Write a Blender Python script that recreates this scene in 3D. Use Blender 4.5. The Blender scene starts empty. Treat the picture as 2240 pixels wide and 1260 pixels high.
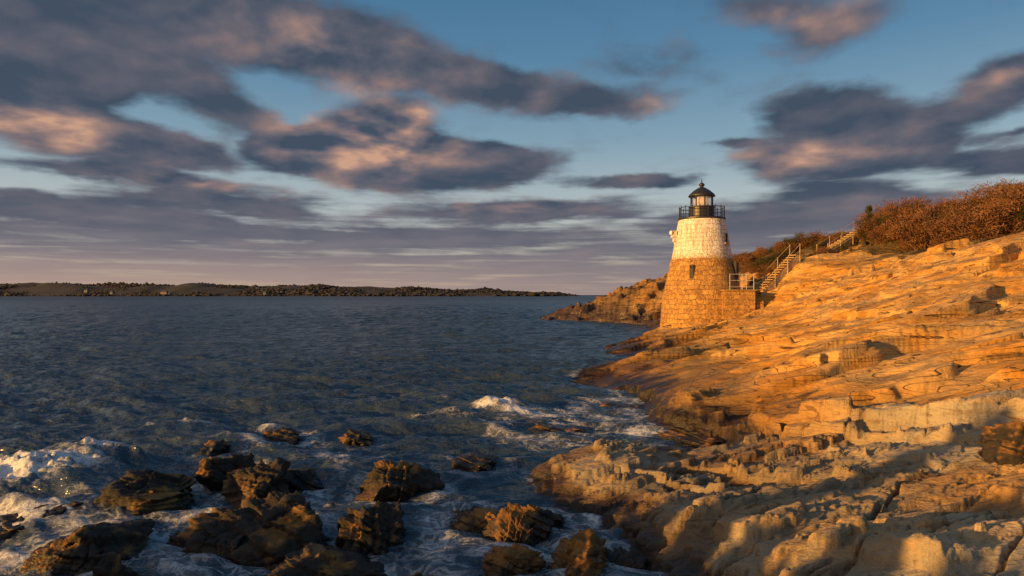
import bpy, math, random
import numpy as np
from mathutils import Vector, Matrix

random.seed(7); rng = np.random.default_rng(11)
scene = bpy.context.scene
COL = scene.collection
scene.view_settings.view_transform = 'Standard'
scene.view_settings.look = 'None'
scene.view_settings.exposure = 0

EYE = 3.5           # eye height over the sea
F = 1493.0
def sv(u, v, d):    # sighting -> world metres for a point at distance d
    return ((u-1120)/F*d, d, EYE-(v-645)/F*d)

# ------------------------------------------------------------------ noise
_ang = rng.random(256)*2*np.pi
G2 = np.stack([np.cos(_ang), np.sin(_ang)], 1)
_g3 = rng.normal(size=(256,3)); G3 = _g3/np.linalg.norm(_g3,axis=1)[:,None]
def _h(*a):
    n = np.zeros(a[0].shape, np.uint32)
    for i,k in enumerate(a):
        n = n ^ (k.astype(np.int64).astype(np.uint32)*np.uint32([374761393,668265263,2147483647-58,1274126177][i]))
        n = (n ^ (n>>np.uint32(13)))*np.uint32(1274126177)
    return n ^ (n>>np.uint32(16))
def per2(x,y,seed=0):
    xi=np.floor(x); yi=np.floor(y); fx=x-xi; fy=y-yi
    ux=fx*fx*fx*(fx*(fx*6-15)+10); uy=fy*fy*fy*(fy*(fy*6-15)+10)
    sd=np.full(x.shape,seed)
    def c(a,b):
        g=G2[_h(xi+a,yi+b,sd)&255]
        return g[...,0]*(fx-a)+g[...,1]*(fy-b)
    a=c(0,0); b=c(1,0); cc=c(0,1); d=c(1,1)
    return (a+(b-a)*ux+((cc+(d-cc)*ux)-(a+(b-a)*ux))*uy)*1.5
def fbm2(x,y,o=4,seed=0,g=.5):
    s=0;a=1
    for i in range(o):
        s=s+a*per2(x,y,seed+i*17); x,y=(x*1.6+y*1.2),(-x*1.2+y*1.6); a*=g
    return s
def fbmA(x,y,o=4,seed=0,g=.5):   # keeps its direction (bedding-like)
    s=0;a=1
    for i in range(o):
        s=s+a*per2(x,y,seed+i*17); x=x*2.03+3.1; y=y*2.07+1.7; a*=g
    return s
def per3(x,y,z,seed=0):
    xi=np.floor(x); yi=np.floor(y); zi=np.floor(z); fx=x-xi; fy=y-yi; fz=z-zi
    ux=fx*fx*(3-2*fx); uy=fy*fy*(3-2*fy); uz=fz*fz*(3-2*fz)
    sd=np.full(x.shape,seed); r=0
    for a in (0,1):
        for b in (0,1):
            for c in (0,1):
                g=G3[_h(xi+a,yi+b,zi+c,sd)&255]
                w=(ux if a else 1-ux)*(uy if b else 1-uy)*(uz if c else 1-uz)
                r=r+w*(g[...,0]*(fx-a)+g[...,1]*(fy-b)+g[...,2]*(fz-c))
    return r*1.4
def fbm3(x,y,z,o=4,seed=0,g=.5):
    s=0;a=1;f=1
    for i in range(o):
        s=s+a*per3(x*f,y*f,z*f,seed+i*13); f*=2.03; a*=g
    return s
def worley2(x,y,seed=0):
    xi=np.floor(x); yi=np.floor(y)
    f1=np.full(x.shape,9.); f2=np.full(x.shape,9.); cid=np.zeros(x.shape)
    sd=np.full(x.shape,seed)
    for a in (-1,0,1):
        for b in (-1,0,1):
            h=_h(xi+a,yi+b,sd)
            px=xi+a+(h&1023)/1023.; py=yi+b+((h>>np.uint32(10))&1023)/1023.
            d=np.hypot(px-x,py-y); r=((h>>np.uint32(20))&1023)/1023.
            m=d<f1
            f2=np.where(m,f1,np.minimum(f2,d)); cid=np.where(m,r,cid); f1=np.where(m,d,f1)
    return f1,f2,cid
def ss(a,b,x):
    t=np.clip((x-a)/(b-a),0,1); return t*t*(3-2*t)

# ------------------------------------------------------------------ object helpers
def finish_obj(name, me, mat=None, parent=None, label=None, category=None, kind=None, group=None, loc=None):
    ob=bpy.data.objects.new(name, me); COL.objects.link(ob)
    if mat is not None and me is not None: me.materials.append(mat)
    if parent is not None: ob.parent=parent
    if loc is not None: ob.location=loc
    if label: ob["label"]=label
    if category: ob["category"]=category
    if kind: ob["kind"]=kind
    if group: ob["group"]=group
    return ob
def np_mesh(name, co, faces, smooth=True):
    me=bpy.data.meshes.new(name)
    co=np.asarray(co,np.float32); faces=np.asarray(faces,np.int32); k=faces.shape[1]
    me.vertices.add(len(co)); me.vertices.foreach_set("co",co.ravel())
    me.loops.add(faces.size); me.loops.foreach_set("vertex_index",faces.ravel())
    me.polygons.add(len(faces)); me.polygons.foreach_set("loop_start",np.arange(0,faces.size,k,dtype=np.int32))
    me.polygons.foreach_set("use_smooth",np.full(len(faces),smooth))
    me.update(calc_edges=True)
    return me
def grid_faces(nr,nc):
    i=np.arange(nr-1)[:,None]*nc+np.arange(nc-1)[None,:]
    return np.stack([i,i+1,i+nc+1,i+nc],-1).reshape(-1,4)
def attr(me,name,vals):
    a=me.attributes.new(name,'FLOAT','POINT'); a.data.foreach_set("value",np.asarray(vals,np.float32).ravel())
class MB:
    def __init__(s): s.v=[]; s.f=[]
    def box(s,c,size,rz=0,ry=0,taper=1):
        m=Matrix.Translation(c)@Matrix.Rotation(rz,4,'Z')@Matrix.Rotation(ry,4,'Y'); b=len(s.v)
        for z in (-.5,.5):
            t=1 if z<0 else taper
            for x,y in ((-.5,-.5),(.5,-.5),(.5,.5),(-.5,.5)):
                s.v.append(tuple(m@Vector((x*size[0]*t,y*size[1]*t,z*size[2]))))
        s.f+=[(b+3,b+2,b+1,b),(b+4,b+5,b+6,b+7)]+[(b+i,b+(i+1)%4,b+4+(i+1)%4,b+4+i) for i in range(4)]
    def tube(s,p,q,r0,r1=None,n=6):
        r1=r0 if r1 is None else r1; p=Vector(p);q=Vector(q);d=(q-p).normalized()
        a=d.orthogonal().normalized(); e=d.cross(a); b=len(s.v)
        for c,r in ((p,r0),(q,r1)):
            for i in range(n):
                t=2*math.pi*i/n; s.v.append(tuple(c+a*math.cos(t)*r+e*math.sin(t)*r))
        for i in range(n): s.f.append((b+i,b+(i+1)%n,b+n+(i+1)%n,b+n+i))
        s.f.append(tuple(b+i for i in reversed(range(n)))); s.f.append(tuple(b+n+i for i in range(n)))
    def mesh(s,name,bevel=0):
        me=bpy.data.meshes.new(name); me.from_pydata(s.v,[],s.f); me.update()
        if bevel:
            import bmesh
            bm=bmesh.new(); bm.from_mesh(me)
            bmesh.ops.bevel(bm,geom=bm.edges[:],offset=bevel,segments=2,affect='EDGES'); bm.to_mesh(me); bm.free()
        return me
def lathe(name,prof,n=64,smooth=True,a0=0,a1=2*math.pi):
    prof=np.array(prof,float)
    th=np.linspace(a0,a1,n+1)
    co=[]
    for (r,z) in prof:
        for t in th: co.append((r*math.sin(t),-r*math.cos(t),z))
    fc=grid_faces(len(prof),n+1)
    me=np_mesh(name,co,fc,smooth)
    uv=me.uv_layers.new(name="UVMap")
    R=max(p[0] for p in prof)
    L=np.zeros(len(me.loops),np.int32); me.loops.foreach_get("vertex_index",L)
    u=th[L%(n+1)]*R; v=prof[L//(n+1),1]
    uv.data.foreach_set("uv",np.stack([u,v],1).astype(np.float32).ravel())
    return me

# ------------------------------------------------------------------ node helpers
class NT:
    def __init__(s,tree): s.t=tree; s.n=tree.nodes; s.l=tree.links
    def new(s,typ,**kw):
        n=s.n.new(typ)
        for k,v in kw.items(): setattr(n,k,v)
        return n
    def link(s,a,b): s.l.new(a,b)
    def val(s,inp,x):
        if isinstance(x,bpy.types.NodeSocket): s.l.new(x,inp)
        elif x is not None: inp.default_value=x
    def math(s,op,a,b=None,c=None,clamp=False):
        n=s.n.new('ShaderNodeMath'); n.operation=op; n.use_clamp=clamp
        s.val(n.inputs[0],a); s.val(n.inputs[1],b); s.val(n.inputs[2],c); return n.outputs[0]
    def mix(s,f,a,b,blend='MIX'):
        n=s.n.new('ShaderNodeMix'); n.data_type='RGBA'; n.blend_type=blend
        s.val(n.inputs[0],f); s.val(n.inputs[6],a); s.val(n.inputs[7],b); return n.outputs[2]
    def noise(s,vec,scale,detail=5,rough=.55,dist=0):
        n=s.n.new('ShaderNodeTexNoise'); s.val(n.inputs['Vector'],vec)
        n.inputs['Scale'].default_value=scale; n.inputs['Detail'].default_value=detail
        n.inputs['Roughness'].default_value=rough; n.inputs['Distortion'].default_value=dist; return n.outputs[0]
    def sstep(s,x,a,b,lo=0.,hi=1.):
        n=s.n.new('ShaderNodeMapRange'); n.interpolation_type='SMOOTHSTEP'
        s.val(n.inputs[0],x); n.inputs[1].default_value=a; n.inputs[2].default_value=b
        n.inputs[3].default_value=lo; n.inputs[4].default_value=hi; return n.outputs[0]
    def vmul(s,vec,v):
        n=s.n.new('ShaderNodeVectorMath'); n.operation='MULTIPLY'; s.val(n.inputs[0],vec); n.inputs[1].default_value=v; return n.outputs[0]
def new_mat(name):
    m=bpy.data.materials.new(name); m.use_nodes=True; nt=NT(m.node_tree)
    b=m.node_tree.nodes['Principled BSDF']; return m,nt,b
def bump(nt,h,strength,dist,bsdf,prev=None):
    n=nt.n.new('ShaderNodeBump'); n.inputs['Strength'].default_value=strength; n.inputs['Distance'].default_value=dist
    nt.link(h,n.inputs['Height'])
    if prev is not None: nt.link(prev,n.inputs['Normal'])
    if bsdf is not None: nt.link(n.outputs[0],bsdf.inputs['Normal'])
    return n.outputs[0]
def C(r,g,b): return (r,g,b,1)
def simple(name,col,rough=.6,var=.25,scale=6,bstr=.2,bdist=.01,metal=0):
    m,nt,b=new_mat(name); g=nt.n.new('ShaderNodeNewGeometry').outputs['Position']
    n=nt.noise(g,scale,4,.6)
    dk=tuple(c*(1-var) for c in col); lt=tuple(min(1,c*(1+var)) for c in col)
    nt.link(nt.mix(nt.sstep(n,.3,.7),C(*dk),C(*lt)),b.inputs['Base Color'])
    b.inputs['Roughness'].default_value=rough; b.inputs['Metallic'].default_value=metal
    bump(nt,nt.noise(g,scale*5,3),bstr,bdist,b); return m

# ------------------------------------------------------------------ rock material
def rock_mat(name,lightc,darkc,ochre,wet_top,veg=False,boulder=False,fine=1.0,capc=(.34,.155,.025)):
    m,nt,b=new_mat(name)
    geo=nt.n.new('ShaderNodeNewGeometry'); P=geo.outputs['Position']
    big=nt.noise(P,.33,4,.6)
    bed=nt.noise(nt.vmul(P,(.22,1.5,2.4) if not boulder else (1,1,2)),1.15*fine,6,.66,.25)
    sm=nt.noise(nt.vmul(P,(.6,1.2,1.4)),7*fine,5,.68)
    pa=None
    if veg:
        pa=nt.new('ShaderNodeAttribute',attribute_name='pale').outputs['Fac']
        base1=nt.mix(pa,C(*lightc),C(.35,.30,.21)); base2=nt.mix(pa,C(*ochre),C(.26,.205,.125))
    else: base1=C(*lightc); base2=C(*ochre)
    c=nt.mix(nt.sstep(big,.4,.6),base1,base2)
    c=nt.mix(nt.sstep(bed,.47,.70,0,.6),c,C(*[min(1,x*1.2) for x in lightc]))
    c=nt.mix(nt.sstep(bed,.46,.30,0,.9),c,C(*darkc))
    c=nt.mix(nt.sstep(sm,.47,.27,0,.7),c,C(*[x*.5 for x in darkc]))
    c=nt.mix(nt.sstep(sm,.58,.78,0,.3),c,C(*[min(1,x*1.45) for x in lightc]))
    rot=nt.n.new('ShaderNodeMapping'); nt.link(P,rot.inputs[0]); rot.inputs['Rotation'].default_value=(0,0,math.radians(-13))
    fld=nt.noise(nt.vmul(rot.outputs[0],(.08,.70,2.0) if not boulder else (.9,.9,1.6)),.62*fine,2,.5)
    fr=nt.math('FRACT',nt.math('MULTIPLY',fld,18 if not boulder else 9))
    line=nt.math('MULTIPLY',nt.sstep(fr,0,.12),nt.sstep(fr,1.0,.97))
    gate=nt.sstep(sm,.48,.66)
    crack=nt.math('MAXIMUM',line,nt.math('MULTIPLY',gate,.45))
    if veg: crack=nt.math('MAXIMUM',crack,pa)
    c=nt.mix(nt.math('SUBTRACT',1,crack),c,C(*[x*.18 for x in darkc]))
    z=nt.n.new('ShaderNodeSeparateXYZ'); nt.link(P,z.inputs[0])
    zz=nt.math('ADD',z.outputs[2],nt.math('MULTIPLY',nt.math('SUBTRACT',bed,.5),-1.3))
    if veg:
        ja=nt.new('ShaderNodeAttribute',attribute_name='joint').outputs['Fac']
        c=nt.mix(nt.math('MULTIPLY',ja,nt.sstep(sm,.62,.40,.35,1)),c,C(*[x*.3 for x in darkc]))
        dk=nt.new('ShaderNodeAttribute',attribute_name='dark').outputs['Fac']
        zz=nt.math('SUBTRACT',zz,nt.math('MULTIPLY',dk,1.0))
        brown=nt.sstep(zz,1.6,.6,0,.78)
        c=nt.mix(nt.math('MULTIPLY',brown,nt.math('SUBTRACT',1,nt.math('MULTIPLY',pa,.75))),c,C(.115,.055,.020))
    wet=nt.sstep(zz,wet_top+.25,wet_top-.22)
    if veg: wet=nt.math('MULTIPLY',wet,nt.math('SUBTRACT',1,nt.math('MULTIPLY',pa,.75)))
    weed=nt.mix(nt.sstep(big,.46,.6),C(.016,.013,.010),C(.055,.028,.010))
    c=nt.mix(nt.math('MULTIPLY',wet,.95),c,weed)
    rough=nt.math('SUBTRACT',.85,nt.math('MULTIPLY',wet,.5))
    if boulder:
        nz_=nt.n.new('ShaderNodeSeparateXYZ'); nt.link(geo.outputs['Normal'],nz_.inputs[0])
        cap=nt.math('MULTIPLY',nt.sstep(nz_.outputs[2],.1,.8),nt.sstep(nt.noise(P,1.2,3,.6),.49,.59))
        c=nt.mix(nt.math('MULTIPLY',cap,.85),c,nt.mix(sm,C(.03,.015,.005),C(*[x*1.4 for x in capc])))
    if veg:
        c=nt.mix(nt.math('MULTIPLY',dk,.8),c,C(.075,.048,.033))
        a=nt.new('ShaderNodeAttribute',attribute_name='veg')
        vg=nt.sstep(nt.math('ADD',a.outputs['Fac'],nt.math('MULTIPLY',nt.math('SUBTRACT',nt.noise(P,.9,4,.65),.5),1.6)),.4,.6)
        c=nt.mix(vg,c,nt.mix(nt.sstep(sm,.35,.65),C(.045,.04,.014),C(.17,.10,.03)))
    nt.link(c,b.inputs['Base Color']); nt.link(rough,b.inputs['Roughness'])
    b.inputs['Specular IOR Level'].default_value=.35
    frb=nt.math('MULTIPLY',fr,-.45)
    if veg: frb=nt.math('MULTIPLY',frb,nt.math('SUBTRACT',1,pa))
    hh=nt.math('ADD',frb,nt.math('ADD',nt.math('MULTIPLY',bed,1.0),nt.math('MULTIPLY',sm,.55)))
    bump(nt,hh,.85,.14 if not boulder else .08,b)
    return m
M_rock=rock_mat('coastal_rock',(.55,.325,.105),(.15,.073,.024),(.52,.24,.034),.60,veg=True)
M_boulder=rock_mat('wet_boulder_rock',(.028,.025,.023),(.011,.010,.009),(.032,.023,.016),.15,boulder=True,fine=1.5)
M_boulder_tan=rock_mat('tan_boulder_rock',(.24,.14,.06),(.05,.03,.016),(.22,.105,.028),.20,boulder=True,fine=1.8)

# ------------------------------------------------------------------ terrain
cl_x=[3.6,4.5,5.5,6.8,9,12,20,60]; cl_y=[19.5,17.8,14.6,12.6,11.6,10.6,9,5]
def ledge_step(x,y):
    yc=np.interp(x,cl_x,cl_y)+fbm2(x*.7,y*.25,2,5)*.4
    d=y-yc
    return .68*(.6*ss(-.09,.09,d)+.4*ss(-.72,-.6,d))*np.exp(-np.clip(d,0,99)/5.)*ss(3.6,4.8,x)
CP=[]
def cp(u,v,y): CP.append(sv(u,v,y))
for t in [(1500,985,13.2),(1800,968,12.0),(2240,1000,9.5),(2240,1260,5.7),(1700,1260,6.9),(1500,1200,8.4),(1900,1120,8.2),(1500,1060,11.0),
          (1950,866,12.95),(2240,860,12.1),(1700,868,14.8),(1540,866,17.9),(1500,802,24),(1750,802,18.6),(2240,800,14.2),(2240,700,20.5),(2240,645,25),(2240,512,34),
          (2000,760,18),(1950,700,25),(1950,645,32),(1950,582,40),(1750,742,28),(1750,690,38),(1750,642,46),(1620,735,34),(1600,702,42),(1450,718,48),(1550,708,46.5),(1450,748,40),(1640,666,48),(1850,605,43),(2050,548,38),(1400,830,24),(1640,650,49),(1740,572,50.3),(1700,612,49.6)]: cp(*t)
CP+=[(.9,13.0,.38),(1.4,11.4,.42),(1.85,10,.45),(2.2,8.8,.48),(2.5,7.4,.50),(.2,13.4,-.2),(.7,11.4,-.25),(1.15,10,-.25),(1.45,8.8,-.25),(1.7,7.4,-.2),(.8,14.5,-.05),
     (2.8,28,.05),(3.6,29.5,.35),(6.1,33.7,.05),(6,45,.05),(7.2,44,.5),(5.8,38.7,.0),(8.9,50,.05),(10.9,58,.0),
     (.6,6,-.6),(-.2,5,-.6),(0,28,-1.2),(3,45,-1),(3,36,-1),(6,55,-1),(-2,20,-1.4),(-.5,17,-.9),(2.6,18.6,-.22),(1.6,20.5,-.5),(3.6,21.5,-.1),(4.2,24,.3),(4.0,17.0,-.1),(4.9,16.0,.1),(-1,12,-1),(-.6,9,-1),
     (13.9,51,1.9),(24,53,6.2),(28.2,55,8.2),(31.6,62,9.0),(24,48,5.9),(28,46,6.4),(30,50,7.2),(31.5,42,6.8),(37.5,50,8.0),(38,58,9.0),(30,35,7.5),
     (18.8,85,5.0),(27.3,85,8.2),(22.5,70,5.0),(31,80,8.8),(36.7,75,8.8),(12.4,88,2.8),(8.6,92,1.4),(3.0,94,.35),(6.7,90.5,-.1),(10.5,86.5,-.1),(14.6,78,-.1),(13.7,68,-.2),(9,65,-1.2),(10,75,-1.2),(3,85,-1),(0,95,-1),
     (16.8,60,1.5),(17,68,1.3),(20,75,3.2),(3,110,-1),(20,110,3),(40,110,7),(100,115,8),(60,60,12),(90,85,13),(60,40,11),(45,30,10),(35,20,7.5),(22,10,4.4),(30,8,5.5),(15,5,3),(8,5,1.7),(3.5,3.5,.8),(-10,100,-1.5),(-6,60,-1.5),(45,70,10.5)]
CP=np.array(CP); K=1.6
def kern(dx,dy): return np.sqrt(dx*dx+dy*dy+K*K)-K
A_=kern(CP[:,0][:,None]-CP[:,0][None],CP[:,1][:,None]-CP[:,1][None])
n_=len(CP); Q=np.concatenate([np.ones((n_,1)),CP[:,:2]],1)
M_=np.block([[A_-np.eye(n_)*.03,Q],[Q.T,np.zeros((3,3))]])
rhs=np.concatenate([CP[:,2]-ledge_step(CP[:,0],CP[:,1]),[0,0,0]])
W_=np.linalg.solve(M_,rhs)
def base_h(x,y):
    r=W_[n_]+W_[n_+1]*x+W_[n_+2]*y
    for i in range(n_): r=r+W_[i]*kern(x-CP[i,0],y-CP[i,1])
    return r+ledge_step(x,y)
def saw(t,e=.10):
    f=t-np.floor(t); return np.where(f<e,ss(0,e,f),1-(f-e)/(1-e))-.5
def terrace(s,T,e,keep=.22):
    t=s/T; k=np.floor(t); f=t-k
    g=np.where(f<1-e, f*keep, keep*(1-e)+(1-keep*(1-e))*ss(0,1,(f-(1-e))/e))
    return (k+g)*T - s
def height(x,y,want=False):
    b=base_h(x,y)
    w=fbmA(x*.055,y*.15,3,31,.45)
    w2=fbmA(x*.2,y*.5,2,77)
    near=ss(16.5,13,y+.25*x-1)*ss(9,6,x)
    hill=ss(54,68,y)
    v=y-.24*x+w*3.4
    m1=ss(-.25,.35,fbm2(x*.09+9,y*.2,2,51)); m2=ss(-.3,.2,fbm2(x*.15+4,y*.35,2,53)); m4=ss(-.25,.3,fbm2(x*.10+14,y*.22,2,59)); m5=ss(-.25,.2,fbm2(x*.25+4,y*.6,2,57))
    jo=fbm2(x*.08,y*.2,1,33)*.8
    f1,f2,cid=worley2(x*.12+w*.4,y*.36,3)
    hd=1-ss(70,78,y); rk=1-ss(-1,4,y-np.interp(x,[10,20.5,25.5,40],[56,53,40,32]))*0.8
    far=1-near
    d =saw(v/5.4+jo*.3,.045)*.50*(.3+m1)*(1-.8*near)*hd
    d+=saw((v+w2*.5)/2.1+jo*.5,.08)*.24*m2*(1-.6*near)*hd
    d+=saw((v+w2*.6)/.80+jo,.18)*.075*m5*far*hd*ss(45,25,y)
    d+=fbmA(x*.10,y*.36,2,61,.5)*.09*hd
    xr=x*.93+y*.36; yr_=y*.93-x*.36
    g1,g2,gid=worley2(xr*.26,yr_*.95,9)
    d+=(gid-.5)*.08*near*hd
    wn_=fbm2(x*.45,y*.45,2,8)
    rg=x*.88+y*.47+wn_*.7
    mr=ss(-.3,.2,fbm2(x*.5,y*.5,2,88))
    d+=near*(saw(rg/1.5,.10)*.11*(.35+mr)+saw((rg+wn_*.4)/.55+gid,.16)*.05*mr+saw((yr_+wn_*.3)/1.05,.10)*.10+saw((yr_+wn_*.2)/.36,.16)*.035)
    d+=near*fbmA(xr*1.3,yr_*3.0,5,95,.58)*.050
    nz=fbmA(x*.26,y*.8,3,101,.42); nz2=fbm2(x*1.1,y*2.0,2,103)*(.05+.75*near)
    s=b+d+nz*.14-.24*x+.03*y
    tA=terrace(s,.42,.13,.18)*hd*(.40+.50*m4)*(1-.5*near)
    s2=b+d+tA+nz*.05+nz2*.03-.19*x-.03*y
    tB=terrace(s2,.15,.20,.22)*hd*(.22+.35*m1+.35*near)
    s3=s2+tB+nz2*.02-.1*x
    tC=terrace(s3,.055,.3,.3)*ss(20,10,y)*.9
    d=d+(tA+tB+tC)*rk
    jn=(1-ss(0,.040,g2-g1))*ss(.15,.4,gid)*near
    d-=.12*jn
    d+=fbmA(x*.7,y*3.2,4,71,.5)*.022+fbm2(x*3.1,y*4.3,3,72)*.009
    # tilted slabs of the headland
    q=(y-.55*x+w*3)
    hw_=(1-hd)*ss(36,24,x)
    sh_=b+fbmA(x*.16,y*.35,4,19)*.7-.24*x+.18*y
    d+=hw_*(saw(q/5.0,.08)*.9*ss(-.2,1.2,b)+terrace(sh_,1.05,.12,.10)*1.1+terrace(sh_+.3*w2,.35,.18,.2)*1.0+fbm2(x*.9,y*.7,3,20)*.08)
    d+=hill*ss(20,30,x)*fbm2(x*.25,y*.25,4,14)*.4
    # outcrops around the stairs
    d+=hill*0+ss(50,53,y)*ss(66,60,y)*ss(16,19,x)*ss(33,29,x)*(terrace(b+fbmA(x*.3,y*.4,3,29)*.8-.3*x,.6,.15,.15)*.9)
    keep=ss(-1.2,.1,b)*.9+.1
    if want: return b+d*keep, jn
    return b+d*keep
ny,ncx=1500,720
ys=np.exp(np.linspace(math.log(3.0),math.log(122),ny)); sx=np.linspace(-.14,1.06,ncx)
Yg,Sg=np.meshgrid(ys,sx,indexing='ij'); Xg=Sg*Yg
Zg,JN=height(Xg,Yg,True)
me=np_mesh('rocky_shore',np.stack([Xg,Yg,Zg],-1).reshape(-1,3),grid_faces(ny,ncx))
crest=np.interp(Xg,[10,16.7,20.5,23.7,25.5,40],[54,53,53,45,38,30])
veg=ss(-1,3,Yg-crest)*ss(1.0,4,Zg)*(.18+.82*ss(22,31,Xg))
attr(me,'veg',veg); attr(me,'dark',np.clip(ss(64,74,Yg)*(.62+.38*ss(.25,-.25,per2(Xg*.22,Yg*.12,2)+(Zg-2.8)*.10)+.4*ss(15,7,Xg)),0,1.15)); attr(me,'joint',JN)
attr(me,'pale',ss(15.5,13.5,Yg+.3*Xg-1.2)*ss(.16,.42,Zg+.16*fbm2(Xg*1.2,Yg*1.2,3,67))*(.5+.5*ss(-.5,.2,fbm2(Xg*.3,Yg*.3,3,66)+.25)))
finish_obj('rocky_shore',me,M_rock,kind='structure',label='layered golden coastal rock slope running down to the sea')
def hz(x,y): return float(height(np.array([float(x)]),np.array([float(y)]))[0])

# ------------------------------------------------------------------ boulders
def rock_mesh(seed,sx_,sy_,sz_,sub=6,tilt=0,jag_=1.0):
    import bmesh
    bm=bmesh.new(); bmesh.ops.create_icosphere(bm,subdivisions=sub,radius=1)
    me=bpy.data.meshes.new('boulder'); bm.to_mesh(me); bm.free()
    n=len(me.vertices); co=np.zeros(n*3,np.float32); me.vertices.foreach_get('co',co); co=co.reshape(-1,3).astype(float)
    r=np.random.default_rng(seed); d=co/np.linalg.norm(co,axis=1)[:,None]
    rad=np.full(n,1.4)
    for i in range(12):
        nn=r.normal(size=3); nn/=np.linalg.norm(nn); h=r.uniform(.55,1.0)
        dt=d@nn; rr=np.where(dt>.05,h/np.maximum(dt,.05),9); rad=-np.log(np.exp(-rad*55)+np.exp(-rr*55))/55
    p=d*rad[:,None]; o=seed*3.7
    p+=d*(fbm3(p[:,0]*1.2+o,p[:,1]*1.2,p[:,2]*1.2,2,seed)*.16)[:,None]
    L=p[:,2]*2.4+p[:,0]*1.3+p[:,1]*.6+fbm3(p[:,0]*.8+o,p[:,1]*.8,p[:,2]*.8,2,seed+2)*.5
    p+=d*(saw(L,.06)*.14+saw(L*2.6+.3,.09)*.045)[:,None]
    L2=p[:,0]*2.0-p[:,1]*1.5+fbm3(p[:,0]*.8+o,p[:,1]*.8+4,p[:,2]*.8,2,seed+9)*.5
    p+=d*(saw(L2,.06)*.12+saw(L2*2.3,.09)*.04)[:,None]
    cr=np.abs(per3(p[:,0]*1.2+o,p[:,1]*1.2,p[:,2]*1.2,seed+5)); p-=d*(.11*(1-ss(0,.04,cr)))[:,None]
    p+=d*(fbm3(p[:,0]*3+o,p[:,1]*3,p[:,2]*3,5,seed+7,.58)*.045*jag_)[:,None]
    p*=np.array([sx_,sy_,sz_])
    p=np.array(Matrix.Rotation(tilt,3,'Y'))@p.T; p=p.T
    me.vertices.foreach_set('co',p.astype(np.float32).ravel()); me.polygons.foreach_set('use_smooth',np.full(len(me.polygons),True)); me.update()
    return me
BL=[# u, vbase, width px, top v, material, label, depth factor, tilt, rz
 (330,1125,250,1018,0,'dark boulder capped with ochre seaweed, standing in surf',1.0,-.2,.1),
 (175,1240,210,1124,0,'long weedy boulder leaning into the wash',1.2,-.3,.3),
 (245,1310,170,1205,0,'low black boulder coated with wet weed',1.0,-.1,.6),
 (90,1155,230,1096,0,'flat dark slab of rock washed by waves',1.0,-.10,0),
 (620,968,90,938,0,'small weedy rock tip breaking the water',1.2,0,.4),
 (470,990,95,957,0,'small dark rock awash in the sea',1.1,0,.2),
 (515,1060,125,988,0,'angular black rock standing in foam',1.0,.15,.2),
 (575,1105,165,1002,0,'wet black boulder with split top',1.0,-.25,.5),
 (660,1060,125,1010,0,'dark wet rock beside a black boulder',1.1,.2,.3),
 (600,1205,270,1074,0,'massive dark cracked boulder in the wash',.9,.2,.2),
 (480,1235,140,1164,0,'low dark rock beside a bigger boulder',.9,-.1,.7),
 (800,1210,205,1094,0,'steep brown fractured boulder in the water',1.0,.30,.9),
 (690,1290,240,1196,0,'brown ridged boulder close to the shore',.8,.1,.2),
 (870,1085,140,1002,0,'pointed black rock with white water around it',1.0,.1,.8),
 (775,975,85,938,0,'small brown rock awash with foam',1.2,.1,.2),
 (1060,1170,150,1114,0,'low dark rock awash near the platform',1.0,.1,.1),
 (1175,1165,125,1106,0,'dark rock tucked against the platform',1.0,.1,.5),
 (1130,1200,120,1108,0,'brown angular boulder catching low sunlight',1.0,.15,.4),
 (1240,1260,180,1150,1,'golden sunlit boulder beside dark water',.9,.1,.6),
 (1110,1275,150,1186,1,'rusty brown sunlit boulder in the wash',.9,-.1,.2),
 (1035,1028,105,1000,0,'half drowned dark rock in swirling water',1.2,0,.1),
 (1205,950,190,922,0,'low brown rock shelf awash with foam',1.7,.03,.1),
 (1350,905,140,888,0,'low weedy rock at the foot of the ledge',1.7,0,.1),
 (1520,968,260,924,0,'brown weedy rock beneath the ledge',1.5,-.03,-.1),
 (890,1320,180,1244,0,'low broken rock awash at the shore',.8,.1,.1),
 (1005,1140,85,1114,0,'small black rock between wash channels',1.1,.1,.5),
 (405,1190,90,1160,0,'small wet rock tip in the surf',1.1,.1,.5),
 (1340,1255,130,1204,0,'low wet rock in the gully beside the platform',1.2,.1,.2),
]
boulders=[]
for i,(u,vb,w,vt,mt,lab,df,tilt,rz) in enumerate(BL):
    d=EYE*F/(vb-645); dep=w/F*d*.5*df
    yc=d+dep*.6; x=(u-1120)/F*yc; hw=w/F*yc*.5
    top=EYE-(vt-645)/F*yc
    top=max(top,.10)
    me=rock_mesh(100+i,hw*1.0,dep*1.0,max(top*1.0,.3),6 if w>100 else 5,tilt)
    co=np.zeros(len(me.vertices)*3,np.float32); me.vertices.foreach_get('co',co); mx=co.reshape(-1,3)[:,2].max()
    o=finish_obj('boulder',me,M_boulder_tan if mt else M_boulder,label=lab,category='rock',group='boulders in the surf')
    o.location=(x,yc,top-mx); o.rotation_euler=(0,0,rz)
    boulders.append((x,yc,hw,dep))
me=rock_mesh(300,.42,.40,.30,5,.1)
o=finish_obj('boulder',me,M_boulder,label='squared dark block of rock lying on the rock shelf',category='rock'); o.location=(7.25,9.6,hz(7.25,9.6)+.10)
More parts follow.
